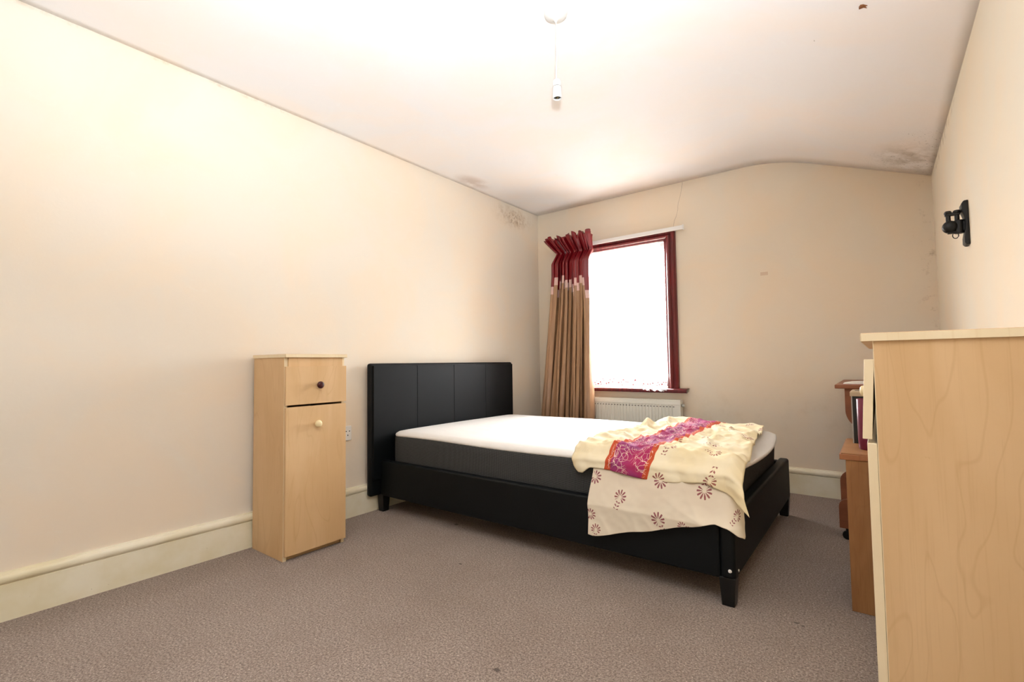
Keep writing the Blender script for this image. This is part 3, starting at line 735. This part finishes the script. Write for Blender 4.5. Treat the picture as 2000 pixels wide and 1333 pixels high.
dr = obj('drawer', slab(cx1+.003, cx1+.019, cy0, cy1+.001, .718, .900), M['maple'], cab, bevel=.001)
bm = bm_new(); box(bm, cx0+.03, cx1+.002, cy0+.03, cy1-.03, .735, .87); obj('drawer_box', bm, M['maple_edge'], dr)
bm = bm_new(); knob(bm, (cx1+.019, 1.321, .808), (1, 0, 0), .0175); obj('knob', bm, M['maroon'], dr, smooth=True)
do = obj('door', slab(cx1+.003, cx1+.019, cy0+.001, cy1-.001, .024, .708), M['maple'], cab, bevel=.001)
bm = bm_new(); knob(bm, (cx1+.019, 1.311, .62), (1, 0, 0), .0175); obj('knob', bm, M['cream_knob'], do, smooth=True)

ch_ = thing('chest', (2.68, 1.65, 0), 'large maple chest nearest the camera against the right wall', 'chest')
gx0, gx1, gy0, gy1, gh = 2.543, 2.812, 1.20, 2.10, .934
for y in (gy0, gy1-.016):
    sp = obj('side_panel', slab(gx0, gx1, y, y+.016, 0, gh), M['maple'], ch_)
    obj('edge_strip', slab(gx0-.0012, gx0, y, y+.016, 0, gh), M['maple_edge'], sp)
obj('back_panel', slab(gx1-.006, gx1, gy0+.016, gy1-.016, .03, gh), M['maple'], ch_)
tp = obj('top_board', slab(gx0-.020, gx1+.004, gy0-.004, gy1+.004, gh, gh+.017), M['maple'], ch_, bevel=.0015)
obj('edge_strip', slab(gx0-.0195, gx1+.003, gy0-.0052, gy0-.004, gh+.001, gh+.016), M['maple_edge'], tp)
obj('edge_strip', slab(gx0-.0212, gx0-.020, gy0-.003, gy1+.003, gh+.001, gh+.016), M['maple_edge'], tp)
obj('top_rail', slab(gx0+.004, gx0+.02, gy0+.0165, gy1-.0165, .895, gh), M['maple'], ch_)
obj('base_shelf', slab(gx0+.004, gx1-.006, gy0+.0165, gy1-.0165, .045, .06), M['maple'], ch_)
obj('plinth', slab(gx0+.02, gx0+.036, gy0+.0165, gy1-.0165, 0, .045), M['maple'], ch_)
# drawer front hanging slightly loose, tilted out at the bottom
bm = bm_new(); vs = box(bm, gx0-.0165, gx0-.0005, gy0, gy1, .740, .898)
for v in vs:
    if v.co.z < .8: v.co.x -= .0082
dr = obj('drawer', bm, M['maple_edge'], ch_, bevel=.001)
obj('drawer_box', slab(gx0+.002, gx1-.03, gy0+.03, gy1-.03, .755, .88), M['maple_edge'], dr)
for y in (1.93,):
    bm = bm_new(); knob(bm, (gx0-.0205, y, .797), (-.7, 0, 0), .0165); obj('knob', bm, M['cream_knob'], dr, smooth=True)
for a, b in ((gy0, 1.648), (1.652, gy1)):
    obj('door', slab(gx0-.0175, gx0-.0015, a, b, .024, .732), M['maple_edge'], ch_, bevel=.0015)

# ------------------------------------------------------------------ oak bedside cupboard with things on it
oak = thing('oak_cupboard', (2.62, 2.34, 0), 'golden oak cupboard with moulded top behind the maple chest', 'cupboard')
ox0, ox1, oy0, oy1, oh = 2.438, 2.812, 2.136, 2.54, .535
for y in (oy0, oy1-.018): obj('side_panel', slab(ox0, ox1, y, y+.018, 0, oh), M['oak'], oak, bevel=.002)
obj('back_panel', slab(ox1-.008, ox1, oy0+.018, oy1-.018, 0, oh), M['oak'], oak)
dr = obj('drawer', slab(ox0, ox0+.018, oy0+.020, oy1-.020, .39, .525), M['oak'], oak, bevel=.002)
do = obj('door', slab(ox0, ox0+.018, oy0+.020, oy1-.020, .05, .384), M['oak'], oak, bevel=.002)
obj('plinth', slab(ox0+.012, ox0+.028, oy0+.018, oy1-.018, 0, .048), M['oak'], oak)
tp = obj('top_board', slab(ox0-.018, ox1+.004, oy0-.004, oy1+.004, oh, oh+.020), M['oak_edge'], oak, bevel=.002)
obj('top_inlay', slab(ox0-.013, ox1, oy0+.001, oy1-.001, oh+.020, oh+.0235), M['oak'], tp, bevel=.0015)
OZ = oh+.0235
# purple beaker
bm = bm_new(); pc = (2.507, 2.268)
lathe(bm, (*pc, OZ), (0, 0, 1), [(0, 0), (.029, 0), (.032, .004), (.0335, .05), (.034, .187), (.0325, .19), (.031, .187), (.0305, .05), (.029, .008), (0, .006)], 36)
tag(obj('beaker', bm, plain('plum_ceramic', (110, 30, 58), .3, .5, 0, 4, .06), smooth=True), 'tall plum red cylindrical beaker on the oak cupboard', 'vase')
# black tin with a pale lid and a slot
tin = thing('storage_tin', (2.50, 2.47, OZ), 'black tin with a pale lid beside the plum beaker', 'box')
tx0, tx1, ty0, ty1 = 2.452, 2.562, 2.405, 2.520
obj('body', slab(tx0, tx1, ty0, ty1, OZ, OZ+.190), plain('black_printed_tin', (18, 22, 22), .3, .5), tin, bevel=.003)
for x in (tx0-.0005,): obj('corner_trim', slab(x, x+.004, ty0-.0012, ty0+.004, OZ, OZ+.190), plain('pale_tin_corner', (170, 165, 155), .4), tin)
bm = bm_new(); frust(bm, ((tx0+tx1)/2, (ty0+ty1)/2, OZ+.190), .0590, .0615, ((tx0+tx1)/2, (ty0+ty1)/2, OZ+.206), .0590, .0615)
frust(bm, ((tx0+tx1)/2, (ty0+ty1)/2, OZ+.206), .0590, .0615, ((tx0+tx1)/2, (ty0+ty1)/2, OZ+.211), .053, .055)
ld = obj('lid', bm, plain('pale_gold_lid', (188, 166, 136), .4, .5, .1), tin)
obj('slot', slab(tx0+.012, tx1-.03, ty0+.022, ty0+.036, OZ+.211, OZ+.2118), M['hole'], ld)

# ------------------------------------------------------------------ computer desk in the far corner
dk = thing('computer_desk', (2.60, 3.32, 0), 'reddish brown desk on castors in the far right corner', 'desk')
kx0, kx1, ky0, ky1, kz = 2.362, 2.812, 2.95, 3.70, .770
obj('desk_top', slab(kx0, kx1, ky0, ky1, kz-.020, kz), M['desk'], dk, bevel=.003)
def arc(cx, cy, r, a0, a1, n=10): return [(cx+r*math.cos(math.radians(a0+(a1-a0)*k/n)), cy+r*math.sin(math.radians(a0+(a1-a0)*k/n))) for k in range(n+1)]
fxr = kx0+.040
C_ = [(kx1-.02, kz-.020), (fxr, kz-.020)] + arc(fxr+.10, .64, .10, 180, 260, 10) + [(fxr+.16, .50)] + [(fxr+.16, .36)] + arc(kx0+.060, .285, .055, 70, 180, 10) + [(kx0+.006, .12), (kx1-.02, .12)]
for y in (ky0+.02, ky1-.04):
    bm = bm_new(); prism(bm, C_, 1, y, y+.018); sp = obj('side_panel', bm, M['desk'], dk)
    F_ = [(kx1, .055), (kx0-.004, .055), (kx0-.004, .15)] + arc(kx0+.036, .16, .04, 180, 90, 8) + [(kx1, .20)]
    bm = bm_new(); prism(bm, F_, 1, y-.020, y); ft = obj('foot', bm, M['desk'], dk)
    for cxk in (kx0+.028, kx1-.03):
        bm = bm_new(); cyl(bm, (cxk, y-.019, .022), (cxk, y-.003, .022), .022, n=24); cyl(bm, (cxk, y-.011, .03), (cxk, y-.011, .056), .008, n=10)
        obj('castor', bm, M['black_plastic'], ft, smooth=False, bevel=.003)
obj('modesty_panel', slab(kx1-.05, kx1-.034, ky0+.038, ky1-.04, .25, .65), M['desk'], dk)
obj('lower_shelf', slab(kx0+.20, kx1-.05, ky0+.038, ky1-.04, .20, .216), M['desk'], dk)
# book on the desk
bk = thing('book', (2.50, 3.06, kz), 'thin white paperback with red spine lying on the desk', 'book')
obj('cover', slab(2.395, 2.60, 2.985, 3.13, kz, kz+.002), plain('red_book_cover', (150, 50, 40), .5), bk)
bm = bm_new(); prism(bm, [(2.397, 0), (2.598, 0), (2.598, .006), (2.50, .013), (2.43, .010), (2.397, .004)], 1, 2.987, 3.128)
for v in bm.verts: v.co.z += kz+.002
obj('page_block', bm, plain('white_pages', (236, 232, 224), .7, .2, 0, 120, .05), bk)

# ------------------------------------------------------------------ socket
sk = thing('wall_socket', (0, 1.667, .455), 'white double power socket between the narrow cabinet and headboard', 'socket')
obj('plate', slab(0, .009, 1.594, 1.740, .454, .540), M['white_plastic'], sk, bevel=.003, seg=3)
for yc in (1.625, 1.714):
    for (dy, dz, a, b) in ((-.011, .012, .0035, .0028), (.011, .012, .0035, .0028), (0, -.012, .0024, .0042)):
        obj('pin_hole', slab(.0088, .0093, yc+dy-a, yc+dy+a, .497+dz-b, .497+dz+b), M['hole'], sk)
    obj('switch', slab(.009, .0125, yc-.018-.004+.0, yc-.018+.004, .523, .535), M['white_plastic'], sk, bevel=.0015)

# ------------------------------------------------------------------ TV bracket on the right wall
tv = thing('tv_bracket', (W, 2.48, 1.32), 'black metal swivel TV bracket on the right wall', 'bracket')
bm = bm_new()
prism(bm, [(W, 1.490), (W-.013, 1.489), (W-.020, 1.478), (W-.020, 1.455), (W-.013, 1.432), (W-.010, 1.405), (W-.012, 1.375), (W-.016, 1.352), (W-.016, 1.330), (W-.010, 1.322), (W, 1.322)], 1, 2.452, 2.512)
obj('wall_plate', bm, M['black_metal'], tv, bevel=.003)
bm = bm_new(); cyl(bm, (W-.026, 2.482, 1.372), (W-.026, 2.482, 1.422), .016, n=24); box(bm, W-.026, W-.008, 2.470, 2.494, 1.378, 1.416); obj('pivot', bm, M['black_metal'], tv, bevel=.002)
bm = bm_new(); box(bm, W-.058, W-.030, 2.472, 2.492, 1.386, 1.412); obj('arm', bm, M['black_metal'], tv, bevel=.003)
bm = bm_new(); lathe(bm, (W-.052, 2.470, 1.400), (0, -1, 0), [(0, -.03), (.018, -.03), (.023, -.02), (.0235, -.004), (.020, .004), (.010, .008), (0, .009)], 28); obj('swivel_head', bm, M['black_metal'], tv, smooth=True)
for x in (W-.056, W-.031):
    bm = bm_new(); cyl(bm, (x, 2.478, 1.41), (x, 2.478, 1.452), .0075, n=16); po = obj('clamp_post', bm, M['black_metal'], tv, bevel=.001)
    bm = bm_new(); lathe(bm, (x, 2.478, 1.448), (0, 0, 1), [(0, 0), (.011, .001), (.0125, .006), (.009, .013), (0, .015)], 8); obj('bolt_head', bm, M['black_metal'], po)
bm = bm_new(); box(bm, W-.066, W-.022, 2.470, 2.486, 1.442, 1.452); obj('cross_bar', bm, M['black_metal'], tv, bevel=.002)
bm = bm_new(); box(bm, W-.060, W-.012, 2.472, 2.490, 1.374, 1.384); obj('lower_bar', bm, M['black_metal'], tv, bevel=.002)
bm = bm_new(); tube(bm, [(W-.038+.0085*math.cos(a), 2.474, 1.364+.0115*math.sin(a)) for a in [2*math.pi*k/24 for k in range(24)]], .0016, 8, True); obj('cable_ring', bm, M['black_metal'], tv, smooth=True)

# ------------------------------------------------------------------ bare pendant lamp holder
px_, py_ = 1.573, 1.606
pz = HC
pe = thing('pendant_lamp', (px_, py_, HC), 'bare white pendant lamp holder hanging from a ceiling rose', 'ceiling lamp')
bm = bm_new(); lathe(bm, (px_, py_, HC+.012), (0, 0, -1), [(0, 0), (.046, 0), (.0465, .022), (.0440, .030), (.030, .038), (.012, .044), (.006, .050), (.0045, .056), (0, .056)], 40); obj('ceiling_rose', bm, M['lamp_plastic'], pe, smooth=True)
bm = bm_new(); tube(bm, [(px_+.001*math.sin(k*.9), py_+.003*math.sin(k*.35), HC-.04-(.245)*k/14) for k in range(15)], .0026, 8); obj('flex', bm, M['lamp_plastic'], pe, smooth=True)
bm = bm_new(); zt = 2.026
lathe(bm, (px_, py_, zt), (0, 0, -1), [(0, -.002), (.008, 0), (.014, .004), (.0165, .010), (.0170, .028), (.0170, .030)], 32); obj('cap', bm, M['lamp_plastic'], pe, smooth=True)
bm = bm_new(); lathe(bm, (px_, py_, zt-.0315), (0, 0, -1), [(.0165, 0), (.0185, .001), (.0185, .044), (.0180, .046), (.0155, .046), (.0152, .006), (0, .006)], 32); h = obj('skirt', bm, M['lamp_plastic'], pe, smooth=True)
bm = bm_new(); cyl(bm, (px_, py_, zt-.0385), (px_, py_, zt-.072), .0146, n=24); obj('socket_core', bm, M['black_plastic'], h)
bm = bm_new(); box(bm, px_-.004, px_+.001, py_-.002, py_+.002, zt-.0765, zt-.0722); box(bm, px_-.004, px_+.005, py_-.002, py_+.002, zt-.0745, zt-.0722); obj('contact', bm, M['brass'], h)
